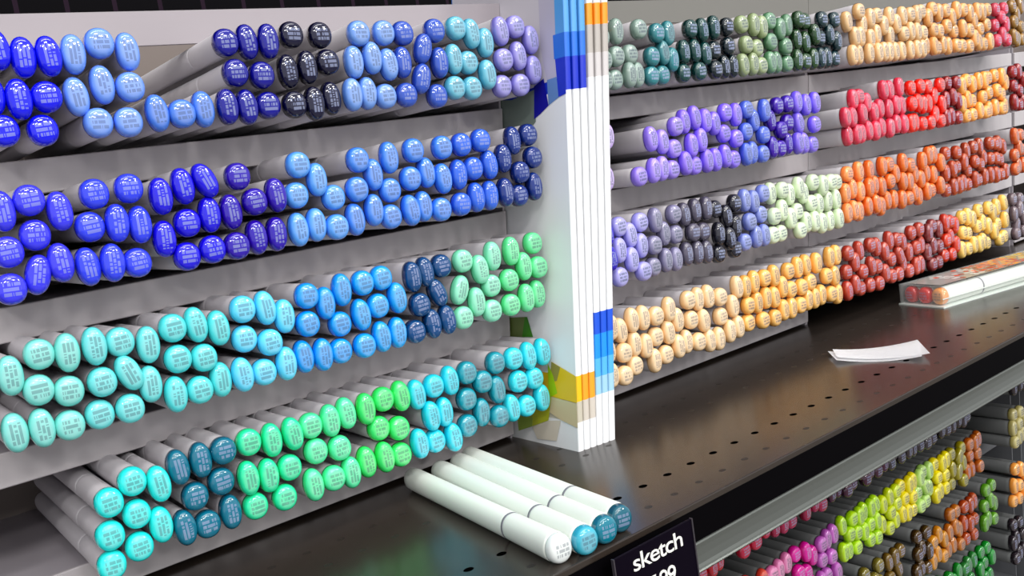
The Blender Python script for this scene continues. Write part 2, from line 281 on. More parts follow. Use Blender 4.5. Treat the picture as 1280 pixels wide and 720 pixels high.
# the several hundred smaller ones of the right bay and the lower rack, built as one stuff object
MASS = {
 'grey-green': 'r360,59.6 v373.5,62.3 r391,62.8 r359.2,47.1 r369.2,48.6 r382.1,49.4 r358.2,36.4 r368.2,36.4 v377.3,37.9 v386.1,37.9',
 'teal grey': 'r403.4,59.9 v415.4,59.8 r397.8,47.1 v408,48.9 v415.9,44.6 r396,36.4 r406,36.4',
 'dark green': 'r434.8,61.5 v443.8,60.3 v454.1,61.4 v426.1,48.5 v435.8,48.6 v444.7,46.5 r424.7,36.4 r436.8,36.4',
 'green-black': 'r467.3,61.5 r453.8,48.3 r467.7,50.1 r451,36.4 v461.6,37.9 v469.9,37.9',
 'pale olive grey': 'r484.5,62.9 v493.7,62 v501.8,60.4 r483.7,50 r495.4,47.7 v479.2,37.9 v487.8,37.9 r496.9,36.4',
 'sage': 'r512.2,64 v520.6,58.6 v530,60.9 r509.5,50.8 r524.1,47.1 v506.8,37.9 v515.4,37.9 r526,36.4',
 'deep green': 'r540.8,63.8 r550.8,62.9 v539.5,51.5 v548.5,49.3 v557.2,53.5 v535.4,37.9 r544.5,36.4 v555.1,37.9',
 'blue-green black': 'r568.4,63.1 r585,62.6 r566.3,51.2 v575.9,52.9 v583.8,48.2 v563.3,37.9 v571.6,37.9 r580.8,36.4',
 'flesh1': 'v598.2,60.9 r613.6,67.6 v627.9,62.5 r638.5,64.4 v619.8,58.7 v605.2,50.2 v627.6,48.7 v613.4,50.2 v636.5,51.4 v600.9,37.9 v609.6,37.9 v622,37.9 v633.8,37.9 v642.3,38.3 v646.1,57.1 v655.9,63.2 v663.7,57.8 v655,49.6 r671.1,50 v650.5,37.9 v660.1,37.9 v668.8,37.9 v674.1,63.2 r683.7,63.9 v681.7,51.6 v692.7,63.6 r701.4,65.8 r698.9,49.9 v689.8,50.6 v680.1,37.9 v688.3,37.9 v696.6,37.9',
 'flesh2': 'v709.5,60.9 r717.6,67.2 v726.6,64.3 r715.3,51.3 r725.2,50.3 v704.8,40.1 v713.1,39.1 r722.2,37.8 r737.5,65.5 v746,60.2 r736.1,53.5 v732,39.9 v740.2,38.7 v753.9,65.4 r751,49.6 r749.3,38 r766.5,65.5 v775.5,62.9 v783.1,56.8 v762.7,51 r771.7,49.1 v779.7,42.5 r760.9,37.4 r771,36.6 v790.4,64 v798.7,63.4 r807.8,64.9 r793.9,49.9 r804.5,52.6 v787.8,39.1 r796.8,37.2 v805.9,38.8',
 'raspberry2': 'r823.1,64.8 r831.6,58.1 r840.9,65.3 r821.5,51.9 v839.8,51.9 r819.6,38.9 v829.3,42.9 r838.1,38.6',
 'olive gold': 'r856.1,67 v863.7,60 r855.7,53.7 v851.2,40.7 v859.2,38.9 v871.1,66.6 r868.2,49.1 r868.1,38.2',
 'pale lilac': 'v353.5,6.3 v350,-16.1',
 'violet': 'v390.6,1.4 v398.7,-1.2 r376.6,-18.5 v387.2,-16.5 v395.4,-16.3 r409.2,6.4 r407.3,-6.2 r404.5,-18',
 'violet2': 'v418.7,8.4 v427.6,9.9 v436.5,7.3 v421.6,-6 v430.1,-3.6 v414.4,-15.7 r424.3,-18.1 v433.9,-16.5',
 'violet3': 'v445.4,4.9 r456.5,10.4 v465.6,8.3 r453.2,-2.1 r462.7,-6.3 v442.7,-16.8 v450.9,-15.7 r459.9,-18.6',
 'mid blue': 'r476.9,10.4 v484.8,3.2 v493.6,8.4 r474.4,-3 r490.6,-6.8 v470.7,-16.9 v479,-16.6 r488,-18.6',
 'deep violet': 'r510.4,10.2 r520.8,10.6 v501.6,1.5 r509.4,-5.4 r519.1,-1.6 v498.7,-15.6 r507.8,-17.3 v517.6,-15.1',
 'light violet': 'v531.7,10.9 v541.4,8.3 v549.8,8.9 v531.7,-3 r546.4,-5.5 v526.1,-16 v534.3,-16.5 r544,-18.6',
 'raspberry': 'v596.3,7.4 r606.4,8.7 v615.6,3.7 v636,11 v647,10.5 v660.8,11.6 v583.8,-4.2 v592,-4.9 v604.4,-3.5 v622.7,-3.8 v632.2,-1.8 v642.2,-2.9 v652.1,-1.1 v660.7,-2.2 v587.5,-17.1 v595.8,-17.1 v603.9,-17.1 v612.2,-16 v620.5,-17.1 v631.2,-15.6 v640.4,-17.1 v650.6,-15 v659,-15.9',
 'red': 'r676.9,9.8 r688.8,10.1 r673.3,-2 v682.5,-2.1 v690.7,-4 v669.8,-16.4 v678,-16.4 r687.1,-18.3 r701.9,9 r717.8,8.9 v699,-3.7 a710.2,1 v718.5,-6.1 r698.2,-18.6 a706.2,-13.1 r715.2,-18.6',
 'dark red': 'r732.2,9.6 r743.2,8.9 v728,-3.2 v736.2,-1.7 v744.1,-5.5 v724.4,-17.1 v732.5,-16.6 r741.5,-18.6 r847.5,11.5 v856.4,11.1 v863.5,3.3 r847.1,-0.5 r856.4,-4.9 v843.5,-14.5 r852.3,-17.3 v861.3,-15.7',
 'peach': 'v754.2,6 r763.7,9.5 v773.2,6.1 v752.4,-8.7 v762.1,-5.4 r771.3,-7.2 r758.2,-18.6 r768.4,-18.6 v783.2,7.8 v791.7,8 r800.8,9.3 r787.1,-5.6 r797.8,-2.9 v780.5,-16.2 r789.6,-18.3 v799.2,-16.7 r813.6,10.4 v822.8,8.9 v830.7,3.5 r812.6,-2 r822.2,-5.7 v808.5,-16 r817.9,-17.6 v827.3,-16.4 r790.2,-330.6 v799,-333.3 v806.6,-339.2 v787,-345.2 r796,-347.2 v803.7,-354.2 r785.4,-358.9 r795.3,-359.5',
 'deep blue': 'v345.7,-46 v343.7,-59.6',
 'pale lavender': 'r355.3,-43.7 v363.4,-49.7 r372.7,-44 v353,-56.5 v370.8,-57 v361.1,-63.3 r351.4,-71.4 r368.3,-71.4',
 'lavender grey': 'v382.5,-44.4 r399.7,-43.6 v390.4,-53.3 r380.2,-58.5 r400,-55.5 r378.6,-70.9 v388.7,-68.8 v397.3,-69.8',
 'grey': 'v410,-45.4 v419.7,-44.4 v428.8,-44.5 r413.9,-56.8 r424,-57.9 v406.2,-68.4 v415.1,-69.1 v424.1,-70.3',
 'black': 'r437.9,-46.5 r454.6,-45.3 v446.3,-52.1 v435.6,-61.3 v453.8,-59.6 v444.8,-65.8 r435.1,-73.6 r452.1,-73.6',
 'pale blue': 'v465.9,-45.1 v474.6,-47 r484.1,-43.3 r466.7,-58.8 r481.1,-56.3 r462,-71 v471.9,-69.3 v480.1,-69.6',
 'white': 'v493.7,-44.6 r502.9,-44 v511.9,-47.9 v520.5,-44.6 v528.4,-49.3 r538.7,-43.5 v548.9,-47 r557.9,-46 r567.9,-47.2 r492.1,-59.3 v501.1,-56.7 v508.7,-63.3 r519.2,-60.2 r535.5,-57.1 v544.5,-58.8 v554.2,-58.3 v563.9,-58.5 r489.2,-71.2 r499.4,-71.6 r518.9,-73 v527.6,-68.8 v535.8,-69.5 v544,-72.1 v555.1,-72.1 v563.4,-72.1',
 'light orange': 'r581.5,-43.4 v595.2,-43.4 v576.3,-56.3 v586.1,-54.4 v594.4,-57.3 v574.7,-70.1 v583.6,-69.4 v591.9,-71.3',
 'orange': 'v609.5,-44.1 v624.7,-43.4 r635.6,-43.2 v652.4,-44.1 r662.6,-47.2 v681.3,-46.3 v692.2,-43.4 v700.4,-43.4 v707.8,-50.6 v604.9,-56.3 v614.6,-55.7 v622.8,-57.7 r632.7,-55.4 v642.8,-51 v650.3,-57.8 v659.9,-59.2 v670.3,-54.8 v601.3,-69.3 v610.6,-69.1 v618.8,-71.8 v628.9,-68.9 v638,-69.4 v647.3,-71 r656.4,-71.3 v666.5,-68.1 v674.4,-72.1 v678.2,-59.6 v688.5,-56.3 v697.4,-58.7 v685.2,-70.1 r694.3,-70.4 v704.1,-68',
 'rust': 'r721.4,-45 r733.6,-45.8 v717.3,-60.1 v725.8,-58.2 r735.1,-57.4 r716.6,-73.6 v725.6,-72.1 v734,-72.1 v752.8,-46.6 r762.5,-44.7 v745.3,-54.7 r753.6,-62.8 r762.8,-56.4 v742.9,-71.4 r752,-73.6 v761.2,-71 v775.7,-45.3 v781.9,-55.2 r791,-44.6 r772.5,-60 r790.9,-57.2 r771.1,-72.5 v780.6,-71 v788.9,-70.8 r801,-45.8 v810.1,-46.6 v818.2,-50.1 r800.9,-58.2 r810.8,-60.3 v797.3,-71.7 r806.4,-72.6 v815.5,-71.2',
 'orange2': 'v838.8,-43.4 v844.2,-54.4 r851.5,-43.6 r835.9,-59.5 r853.1,-56.5 r834.2,-71.8 v843.1,-69.7 v851.3,-69.8',
 'orange flesh': 'v455.9,-98.2 v464.7,-96.9 r474.6,-96.5 v484.4,-96.9 v491.2,-105.6 r501.2,-97.1 v512.9,-96.9 v521.6,-96.9 v531.1,-97.4 r456.7,-110.5 v465.8,-110.6 v474,-109.3 v482.5,-110.6 r500,-109.1 r511.8,-110 r523.8,-108.9 r456.1,-121.7 r468.3,-122.7 r481.1,-124.1 v490.3,-120.8 v498.9,-121.4 r508.9,-121.6 v518.3,-120.2 v526.8,-120.8 v535.7,-120.4 r545.5,-121.8 v554.8,-123.7 v550.2,-96.9 v558.5,-96.9 r542.7,-108.6 v552.4,-110.4',
 'brick': 'r571.4,-98.1 v587.1,-99.1 v578.9,-105.7 r568.8,-111.1 r585.9,-114 v566.5,-124.1 v575.3,-121.3 r583.9,-125.8 r600.7,-97.5 v609.6,-100.3 v617.5,-105.1 v596.7,-112 r605.8,-114 v613.9,-120.6 r594.9,-125.6 r605,-126.4 v625.2,-98.4 r634.3,-99.2 r625.3,-112.3 b634.7,-111.2 r622.7,-124.5 r632.7,-124.8 v643.9,-102.7 v641.6,-118 r655.9,-97.7 r666.4,-96.9 v651.5,-111.6 r660.6,-109.8 v670,-109.1 r650,-125.8 v659.4,-123.8 v667.8,-124.1',
 'maroon': 'v679.1,-101.6 r687.9,-97.8 v696.7,-101.5 v677.8,-116.3 v686.1,-112.8 r695.1,-114.8 r682.5,-127.1 r692.5,-127.1',
 'red brick': 'v707.1,-98.3 r716.1,-98.7 r707.2,-112.4 b716.5,-110.6 r704.9,-124.3 r714.9,-125 v724.8,-103 v722.9,-118.5',
 'yellow peach': 'r735.1,-98.3 v744.6,-99.2 v752.9,-102.5 r734.8,-110.7 r745,-112.9 v731.2,-124.2 r740.7,-125.1 v750.1,-123.5 r766.1,-97.4 r762.6,-110 v772,-108.3 v759.5,-124.5 v767.7,-123.7 v780,-112.4 r776.7,-126.6 r781.6,-97.5 v790.1,-102.3 v798.6,-99.3 b807.5,-97 v788.1,-118.5 r798,-113.8 v807.3,-111.7 r795.2,-126.8 r805.4,-125.8',
 'mauve': 'r828.8,-97.3 r842.1,-98.6 v826.5,-110 a835.9,-106.7 v843.8,-114.7 r826.3,-127.1 a833.2,-120 r841.5,-127.1',
 'red3': 'v384.6,-234.9 v393.1,-234.2 r402.6,-233.1 r386.4,-248.5 b397.8,-245.2 r382.1,-260.5 v391.8,-258.9 v400.3,-258.8',
 'pink3': 'r437.2,-233.9 v446.6,-238.1 r427.4,-239 r436.5,-247.1 v444.3,-254.1 r425.4,-250.5 r434.9,-259.6 r423.6,-261.1',
 'dark pink': 'v458.3,-237.3 r469,-231.3 v478.2,-233.6 r466,-244.5 r475.8,-247.6 v455.6,-257.7 v464.3,-258.4 r473.6,-260.1 r495,-233.4 v511.4,-234.1 v502.6,-240.7 r491.9,-246.1 r509.9,-248.7 v489.5,-259.1 v499.1,-256.4 r507.8,-260.7',
 'plum': 'v523.9,-235.8 r532.6,-230.9 v541.3,-234.2 r530.1,-245 r539.3,-249.4 v521.2,-257.7 v529.3,-257.6 r538,-261.1 r550.3,-231.7 r557.5,-239.6 r563.9,-230.9 r548.5,-244.8 v564.5,-247.7 r547.9,-259.8 v555.5,-252.8 r562.3,-261.1 r573.5,-234.1 v582.3,-232.6 v590.2,-236.6 r573.5,-245.2 r583.3,-247.2 v570.8,-257.5 r579.4,-261.1 v588.1,-258',
 'dusk': 'r599.1,-232.9 r614.4,-233.6 v596.2,-246.7 a607,-241.4 v615.3,-247.9 r596.9,-261.1 a603.9,-254.3 r612.3,-261.1 r625.3,-232.2 v633.6,-237.7 r624.4,-244.5 v621.1,-258.5 v629.1,-259.4 v641.4,-232.4 r637.2,-249.2 r638,-260.1 v649.9,-233.3 v657.8,-237 v666,-236.8 v646.2,-248.3 v654.1,-250.9 r663.2,-250.9 r648.1,-261.1 r659.5,-261.1 r676.9,-232.1 v685.9,-233.3 v693.5,-239.4 r676,-244.3 r685.6,-248.1 v671.9,-258.3 r680.9,-260.4 v689.9,-259.3 r702.8,-232.2 v711,-238 r702.1,-244.6 v698,-257.5 v706.1,-259.6 v718.8,-232.4 r716,-248.7 r715.1,-260.1 r807.6,-232 r803.9,-245.2 v812.7,-242.6 v801,-259.6 v809.1,-257.9 v820.4,-248.2 r817.9,-261.1 r821.1,-232.8 r781.8,-379.8 r792.5,-380.7 v777.4,-395.2 v785.5,-393.1 r794.6,-392.2 r776.6,-408.5 v785.6,-407 v793.8,-407',
 'salmon': 'r402.1,-284 r398.4,-298.6 v407,-294.5 v395.8,-313 v403.8,-310.1 v413.6,-303.1 r412.1,-315.1 r413.5,-285.4 r423.2,-284.6 v431.2,-290.6 v439.1,-287.9 v420.9,-296.7 v428.1,-303.9 r437.1,-302.4 r422.1,-313.7 r432.3,-315.1',
 'light pink': 'r448.1,-287.7 v457.1,-288.6 v465.2,-287.1 r448.1,-299.4 r458.3,-301.4 v443.8,-313 r452.9,-313.3 v462,-313.6',
 'magenta': 'r475.4,-285.1 v484.5,-286.5 v492.3,-292.3 r474.5,-297.4 r484.1,-301.2 v470.7,-311.4 r479.8,-313.1 v488.9,-312',
 'mauve pink': 'r502,-287.9 v511.1,-288.2 v519.3,-287.3 r502.1,-299.4 r513.1,-301.4 v497.7,-313 r507.4,-313.3 v516.5,-313.6',
 'yellow green': 'v529.1,-284.9 r540.1,-283.4 v549,-284.9 r535.6,-293.3 r545.3,-296 v527.3,-304 v535.5,-305.6 r544.6,-306.9 v557.1,-284.9 v565.4,-284.9 b573.8,-284.8 v554.3,-298.5 r563.3,-296.6 v572.3,-297.3 r560.9,-307.3 r570.8,-309.4',
 'yellow green2': 'v589.6,-284.9 r598.4,-283.4 v581.6,-288.1 r589.7,-297 r599.4,-293.4 v580,-303.3 r588.1,-308.9 v596.8,-305.4',
 'yellow': 'r608.4,-283.4 v617.2,-284.9 r610.2,-293.4 v604.8,-303.8 v612.7,-305.5 v625.2,-284.9 r621.3,-295.9 r621.5,-306.7 r659.7,-283.4 v668.6,-284.9 v676.9,-284.9 r660.6,-294 r672.6,-296 v655,-306.7 v663.3,-306 r672.5,-306.8',
 'pale green': 'v633.2,-284.9 r641.9,-283.4 r631.2,-296.3 b640.5,-294.8 r631.3,-307 r641.2,-306.6 v650.7,-284.9 v648.1,-298.2',
 'olive': 'r685.9,-283.4 r703.1,-283.4 v683.4,-295 a694.9,-287.7 v702.8,-295.6 r683.7,-307.5 a691.8,-299.5 r698.8,-309.2',
 'orange brown': 'r713.2,-283.4 v722.3,-284.9 v731.9,-284.9 r715.1,-293.9 r726.9,-295.5 v709,-305.9 v717.2,-306.1 r726.8,-306.4',
 'cream': 'r798.1,-283.4 r808,-283.4 v794.5,-294.7 r803.5,-292.9 v814.7,-291.5 r794.2,-307.1 v803.2,-305.3 v811.3,-304.7',
 'tan': 'v489.8,-334.6 r499.7,-332.9 v509.3,-332.8 v494.8,-346.4 v503,-345.2 v486.2,-357.2 r495.8,-359.1 v506.6,-358 r520.8,-331.7 v530.5,-332.5 v539.1,-335.9 r520.5,-344.1 r530.9,-346.3 v516.8,-357.5 r526.6,-358.4 v536.2,-356.9 r551.8,-331.6 r560.3,-338.3 r569.6,-331.1 r550.2,-344.5 v568.4,-344.5 r548.3,-357.4 v558,-353.5 r566.8,-357.8',
 'olive brown': 'v581.4,-333.3 v589.8,-332.5 r599.3,-331.4 r583.1,-346.9 b594.5,-343.5 r578.8,-358.8 v588.5,-357.2 v597,-357.2',
 'dark brown': 'r625.7,-330.9 r636.4,-330.8 r621.3,-343 v630.2,-342 v638,-346.4 v617.9,-357.5 v626,-356.3 r634.7,-359.5',
 'amber': 'r646.8,-343.3 v655.6,-340.2 v643.6,-358 v651.4,-354.7 v663.1,-346.7 r659.7,-359.5',
 'orange3': 'r675.6,-330.7 r686.7,-332 v671.3,-344.2 v679.4,-342 v687,-347.2 v668.7,-358 v676.7,-357 r685.5,-359.5',
 'rust2': 'r697.3,-331.8 v707.3,-333.9 v716.6,-333.9 v695.1,-345.6 v703.3,-348.2 r712.9,-348 r695.6,-359 r708.2,-359.5',
 'grass': 'r734.6,-330.6 r730.8,-343.5 v739.8,-341.1 v727.9,-358 v736,-356.5 v747.5,-346.3 r744.9,-359.5 r748.6,-331.2',
 'green': 'v582.7,-382.5 r591.7,-380.4 v600.6,-382.2 r587.6,-393.2 r597.4,-396.2 v579.3,-406.4 v587.5,-406.5 r596.5,-408.5 r609.6,-380.3 v618.7,-381.3 v626.7,-385.2 r609,-393 r618.9,-395.2 v605.6,-406.5 r614.7,-407.5 v623.8,-405.9 r636.7,-380.3 v651.9,-381.5 v644,-388 r634.4,-393.4 r650.8,-396.6 v632.2,-406.5 v640.4,-403.6 r649,-408.3 r663.4,-380.1 v671.6,-386 v679.5,-381 a659.7,-393.3 r677.5,-395.8 v667.6,-401.6 r659.3,-407.4 r675.6,-408.1 r718.2,-379.8 r728.3,-379.5 v714.9,-393.7 r724.6,-391.7 v734.6,-390.1 r713.7,-407.6 v723.6,-405.8 v732.2,-406',
 'sea green': 'r688.7,-382.3 v697.7,-382.7 v705.9,-381.6 r689,-393.8 r699.4,-395.4 v684.8,-407 r694,-407.7 v703.1,-407',
}
COL = {
 'royal blue': (10,16,226), 'pale sky blue': (104,150,240), 'cornflower blue': (66,122,222), 'navy blue': (12,12,138), 'blue-black': (9,10,46),
 'powder blue': (104,150,226), 'denim blue': (48,82,182), 'pale aqua': (98,182,206), 'lavender': (146,140,212),
 'violet-blue': (54,54,232), 'cobalt blue': (44,62,230), 'ultramarine': (22,10,210), 'indigo': (40,8,164), 'sky blue': (82,156,240),
 'light azure': (66,134,232), 'azure': (60,130,232), 'medium blue': (46,98,214), 'dark marine blue': (18,46,124),
 'pale mint-aqua': (118,214,206), 'light aqua': (98,214,216), 'aqua': (74,214,218), 'light cyan': (86,210,246), 'cerulean': (8,152,236),
 'bright cerulean': (20,160,238), 'petrol blue': (4,66,120), 'pale mint': (134,224,188), 'mint green': (104,226,156),
 'turquoise': (34,228,224), 'dark teal': (8,106,132), 'spring green': (34,226,162), 'pale spring green': (76,232,164), 'bright green': (54,226,112),
 'cyan': (30,206,226), 'teal': (14,148,166), 'bright aqua': (48,216,232), 'pale flesh': (246,212,164),
 'grey-green': (136,160,150), 'teal grey': (48,124,132), 'dark green': (14,64,62), 'green-black': (10,30,38), 'pale olive grey': (150,166,122),
 'sage': (98,142,108), 'deep green': (38,72,38), 'blue-green black': (24,52,58), 'flesh1': (232,192,140), 'flesh2': (230,172,104),
 'raspberry': (226,62,92), 'raspberry2': (200,54,80), 'pale lilac': (196,172,232), 'violet': (160,134,242), 'violet2': (144,114,242), 'violet3': (134,106,240),
 'mid blue': (84,110,216), 'deep violet': (58,10,160), 'light violet': (132,108,238), 'deep blue': (44,24,190), 'pale lavender': (168,164,232),
 'lavender grey': (134,130,164), 'grey': (84,80,98), 'black': (34,34,46), 'pale blue': (130,144,214), 'white': (222,238,204), 'light orange': (250,152,82),
 'orange': (226,114,36), 'orange flesh': (248,192,104), 'red': (240,34,8), 'dark red': (146,22,26), 'peach': (252,178,88), 'rust': (172,66,24),
 'brick': (178,64,44), 'maroon': (128,48,48), 'red brick': (198,54,24), 'yellow peach': (246,208,112), 'olive gold': (150,110,40), 'orange2': (206,98,40), 'mauve': (120,104,110),
 'red3': (190,20,44), 'pink3': (196,16,66), 'dark pink': (170,14,74), 'plum': (70,10,50), 'dusk': (52,42,50), 'salmon': (226,80,60), 'light pink': (222,130,180),
 'magenta': (208,20,150), 'mauve pink': (186,96,186), 'yellow green': (176,220,16), 'yellow green2': (200,216,14), 'yellow': (232,216,6), 'pale green': (184,220,120),
 'olive': (150,140,12), 'orange brown': (176,92,10), 'tan': (128,116,44), 'olive brown': (112,86,26), 'dark brown': (74,50,12), 'amber': (204,136,22), 'orange3': (182,106,20),
 'rust2': (166,66,12), 'grass': (98,158,36), 'green': (14,140,42), 'sea green': (44,128,56), 'cream': (190,180,120),
}
def parse(s):
    for w in s.split():
        x, z = w[1:].split(',')
        yield w[0], float(x)/1000, float(z)/1000

TRAY = {'L0': ('top', 30.), 'L1': ('second', -25.), 'L2': ('third', -80.), 'L3': ('lowest', -133.5), 'R3': ('lowest', -132.5)}
ORD = ['first','second','third','fourth','fifth','sixth','seventh','eighth','ninth','tenth','eleventh','twelfth','thirteenth','fourteenth']
TILT = {'a': .32, 'b': -.32}
for tr, groups in SINGLE.items():
    tname, fl = TRAY[tr]
    side = 'left bay' if tr[0] == 'L' else 'right bay'
    for colour, s in groups.items():
        items = list(parse(s)); layers = {'bottom': [], 'middle': [], 'top': []}
        zs = sorted(z for _, _, z in items)
        for it in items:
            h = (it[2]*1000 - fl - 2.5)
            layers['bottom' if h < 13.2 else 'middle' if h < 26.5 else 'top'].append(it)
        for ly, l in layers.items():
            l.sort(key=lambda q: q[1])
            for i, (k, x, z) in enumerate(l):
                lab = f"{colour} marker, {ORD[i]} from left in its colour's {ly} layer, {tname} tray, {side}"
                if len(l) == 1: lab = f"{colour} marker, alone in its colour's {ly} layer, {tname} tray, {side}"
                put_marker(k, COL[colour], (x, CAP_Y + random.uniform(-.0012,.0012), z),
                           (0, TILT.get(k, 0) + random.uniform(-.07,.07), 0), lab, f"markers in the {tname} tray of the {side}")

# the several hundred smaller markers as one stuff object
def build_mass():
    V = []; F = []; UV = []; MI = []; COLS = []
    T = {}
    for s in 'rv':
        pv, pf, pu = plug_data(s, 18)
        bv, bf = tube_data(s, 18, [(.0046,.86),(.0048,.92),(.009,.92),(.09,.87)], True)
        T[s] = (pv, pf, pu, bv, bf)
    for name, s in MASS.items():
        rgb = lin(COL[name]); low = name
        for k, x, z in parse(s):
            pv, pf, pu, bv, bf = T['r' if k == 'r' else 'v']
            a = TILT.get(k, 0) + random.uniform(-.09,.09); c, q = math.cos(a), math.sin(a)
            dy = CAP_Y + random.uniform(-.0015,.0015)
            jit = random.uniform(.9, 1.08); col = tuple(min(1., v*jit) for v in rgb)
            o = len(V)
            V += [(x + vx*c + vz*q, dy + vy, z - vx*q + vz*c) for vx, vy, vz in pv]; UV += pu; COLS += [col]*len(pv)
            F += [tuple(o+i for i in f) for f in pf]; MI += [0]*len(pf)
            o = len(V)
            V += [(x + vx*c + vz*q, dy + vy, z - vx*q + vz*c) for vx, vy, vz in bv]; UV += [(0,0)]*len(bv); COLS += [(.5,.5,.5)]*len(bv)
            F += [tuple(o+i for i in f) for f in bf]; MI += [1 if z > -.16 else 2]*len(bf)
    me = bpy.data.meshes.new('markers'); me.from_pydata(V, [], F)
    me.materials.append(M['plug_mass']); me.materials.append(M['barrel']); me.materials.append(M['barrel_shaded'])
    me.polygons.foreach_set('material_index', MI); me.polygons.foreach_set('use_smooth', [True]*len(F))
    l = me.uv_layers.new(name='UVMap'); vi = [0]*len(me.loops); me.loops.foreach_get('vertex_index', vi)
    fl = []
    for i in vi: fl += UV[i]
    l.data.foreach_set('uv', fl)
    ca = me.color_attributes.new('Col', 'FLOAT_COLOR', 'POINT'); cl = []
    for c in COLS: cl += (*c, 1.)
    ca.data.foreach_set('color', cl); me.update()
    return me
o = obj('markers', build_mass()); o['kind'] = 'stuff'
tag(o, 'packed rows of smaller colour markers filling the right bay and the lower rack', 'markers')

# ---------------------------------------------------------------- display units holding the trays
UPPER = [(.0300,.0163), (-.0250,-.0386), (-.0800,-.0936), (-.1335,-.1472)]     # rail top, rail bottom of each tray
def unit(label, xa, ka, xb, kb, rows, top, bottom, tm, group, skip_rail=(), fascia=None, depth=.108):
    """xa, xb: left and right ends at shelf height; ka, kb: how far each end leans per unit of height"""
    t = thing('display_unit', label, 'display rack', ((xa+xb)/2, 0, bottom), group)
    L = lambda z: xa + ka*(z-ZS)
    R = lambda z: xb + kb*(z-ZS)
    inv = Matrix.Translation((-(xa+xb)/2, 0, -bottom))
    def part(name, bm, m, parent=t):
        o = obj(name, bm, parent, m)
        if parent is t: o.matrix_parent_inverse = inv
        return o
    def slab(bm, y0, y1, z0, z1, e=0.):
        vs = [bm.verts.new((x, y, z)) for z in (z0, z1) for y in (y0, y1) for x in (L(z)+e, R(z)-e)]
        for f in ((0,2,3,1),(4,5,7,6),(0,1,5,4),(2,6,7,3),(0,4,6,2),(1,3,7,5)): bm.faces.new([vs[i] for i in f])
    bm = bmesh.new(); slab(bm, depth, depth+.004, bottom, top + (.022 if fascia else 0)); part('back_panel', bm, M['back'])
    for f, k in ((L, 1), (R, -1)):
        bm = bmesh.new()
        vs = [bm.verts.new((f(z) + dx, y, z)) for z in (bottom, top) for y in (.0008, depth) for dx in ((0, .0012) if k > 0 else (-.0012, 0))]
        for q in ((0,2,3,1),(4,5,7,6),(0,1,5,4),(2,6,7,3),(0,4,6,2),(1,3,7,5)): bm.faces.new([vs[i] for i in q])
        part('side_panel', bm, tm)
    for i, (zt, zb) in enumerate(rows):
        bm = bmesh.new(); slab(bm, .0012, depth, zt-.0030, zt-.0002, .0013)
        tr = part('tray', bm, tm)
        if i in skip_rail: continue
        bm = bmesh.new(); slab(bm, -.0012, .0010, zb, zt, .0002); bevel(bm, .0004, 1)
        part('price_rail', bm, M['rail'] if tm is M['tray'] else tm, tr)
    if fascia:
        bm = bmesh.new(); slab(bm, -.0012, .0010, fascia[0], fascia[1]); part('top_fascia', bm, M['fascia_left'] if xa < 0 else M['fascia_right'])
    return t
F_ = (.0715, .0856)
G_ = 'display units of marker trays'
unit('wide grey rack of four marker trays left of the white brochures', -.30, .15, .2852, .15, UPPER, .0826, ZS, M['tray'], G_, (), F_)
unit('grey rack of four marker trays directly right of the white brochures', .3116, .168, .5630, .185, UPPER, .0826, ZS, M['tray'], G_, (), F_)
unit('grey rack of marker trays behind the clear case of markers', .5634, .185, .8930, .17, UPPER, .0826, ZS, M['tray'], G_, (3,), F_)
unit('grey rack at the far right edge, cut off by the frame', .8990, .17, 1.20, .17, UPPER, .0826, ZS, M['tray'], G_, (), F_)
LOWER = [(-.2685,-.2760), (-.3160,-.3275), (-.3684,-.3790), (-.4170,-.4280), (-.4660,-.4760)]
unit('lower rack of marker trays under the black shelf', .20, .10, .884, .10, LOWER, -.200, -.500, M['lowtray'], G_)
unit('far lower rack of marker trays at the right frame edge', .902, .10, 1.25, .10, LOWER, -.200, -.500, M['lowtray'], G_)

# ---------------------------------------------------------------- black gondola shelf
sh = thing('black_shelf', 'glossy black perforated shelf running below the marker racks', 'shelf', (0,0,ZS))
def spart(name, bm, m): 
    o = obj(name, bm, sh, m); o.matrix_parent_inverse = Matrix.Translation((0,0,-ZS)); return o
bm = bmesh.new(); bx(bm, -.45, 1.5, -.1470, .160, ZS-.0030, ZS); bevel(bm, .0006, 2); spart('deck', bm, M['deck'])
bm = bmesh.new(); bx(bm, -.45, 1.5, -.1466, -.1440, -.1680, ZS-.0030); spart('front_lip', bm, M['black'])
# rounded price channel under the lip
bm = bmesh.new()
prof = [(-.1450,-.1662),(-.1474,-.1660),(-.1480,-.1665),(-.1480,-.1685),(-.1483,-.1715),(-.1488,-.1745),(-.1493,-.1757),(-.1501,-.1761),(-.1505,-.1767),(-.1501,-.1774),(-.1450,-.1776)]
ra = [bm.verts.new((-.45, y, z)) for y, z in prof]; rb = [bm.verts.new((1.5, y, z)) for y, z in prof]
n = len(prof)
for i in range(n): bm.faces.new((ra[i], ra[(i+1)%n], rb[(i+1)%n], rb[i]))
bm.faces.new(ra[::-1]); bm.faces.new(rb)
bmesh.ops.recalc_face_normals(bm, faces=bm.faces)
spart('price_channel', bm, M['chrome'])
for x in (-.40, 1.45):
    bm = bmesh.new(); bx(bm, x-.012, x+.012, -.13, .15, -.1850, ZS-.0030); spart('bracket', bm, M['black'])

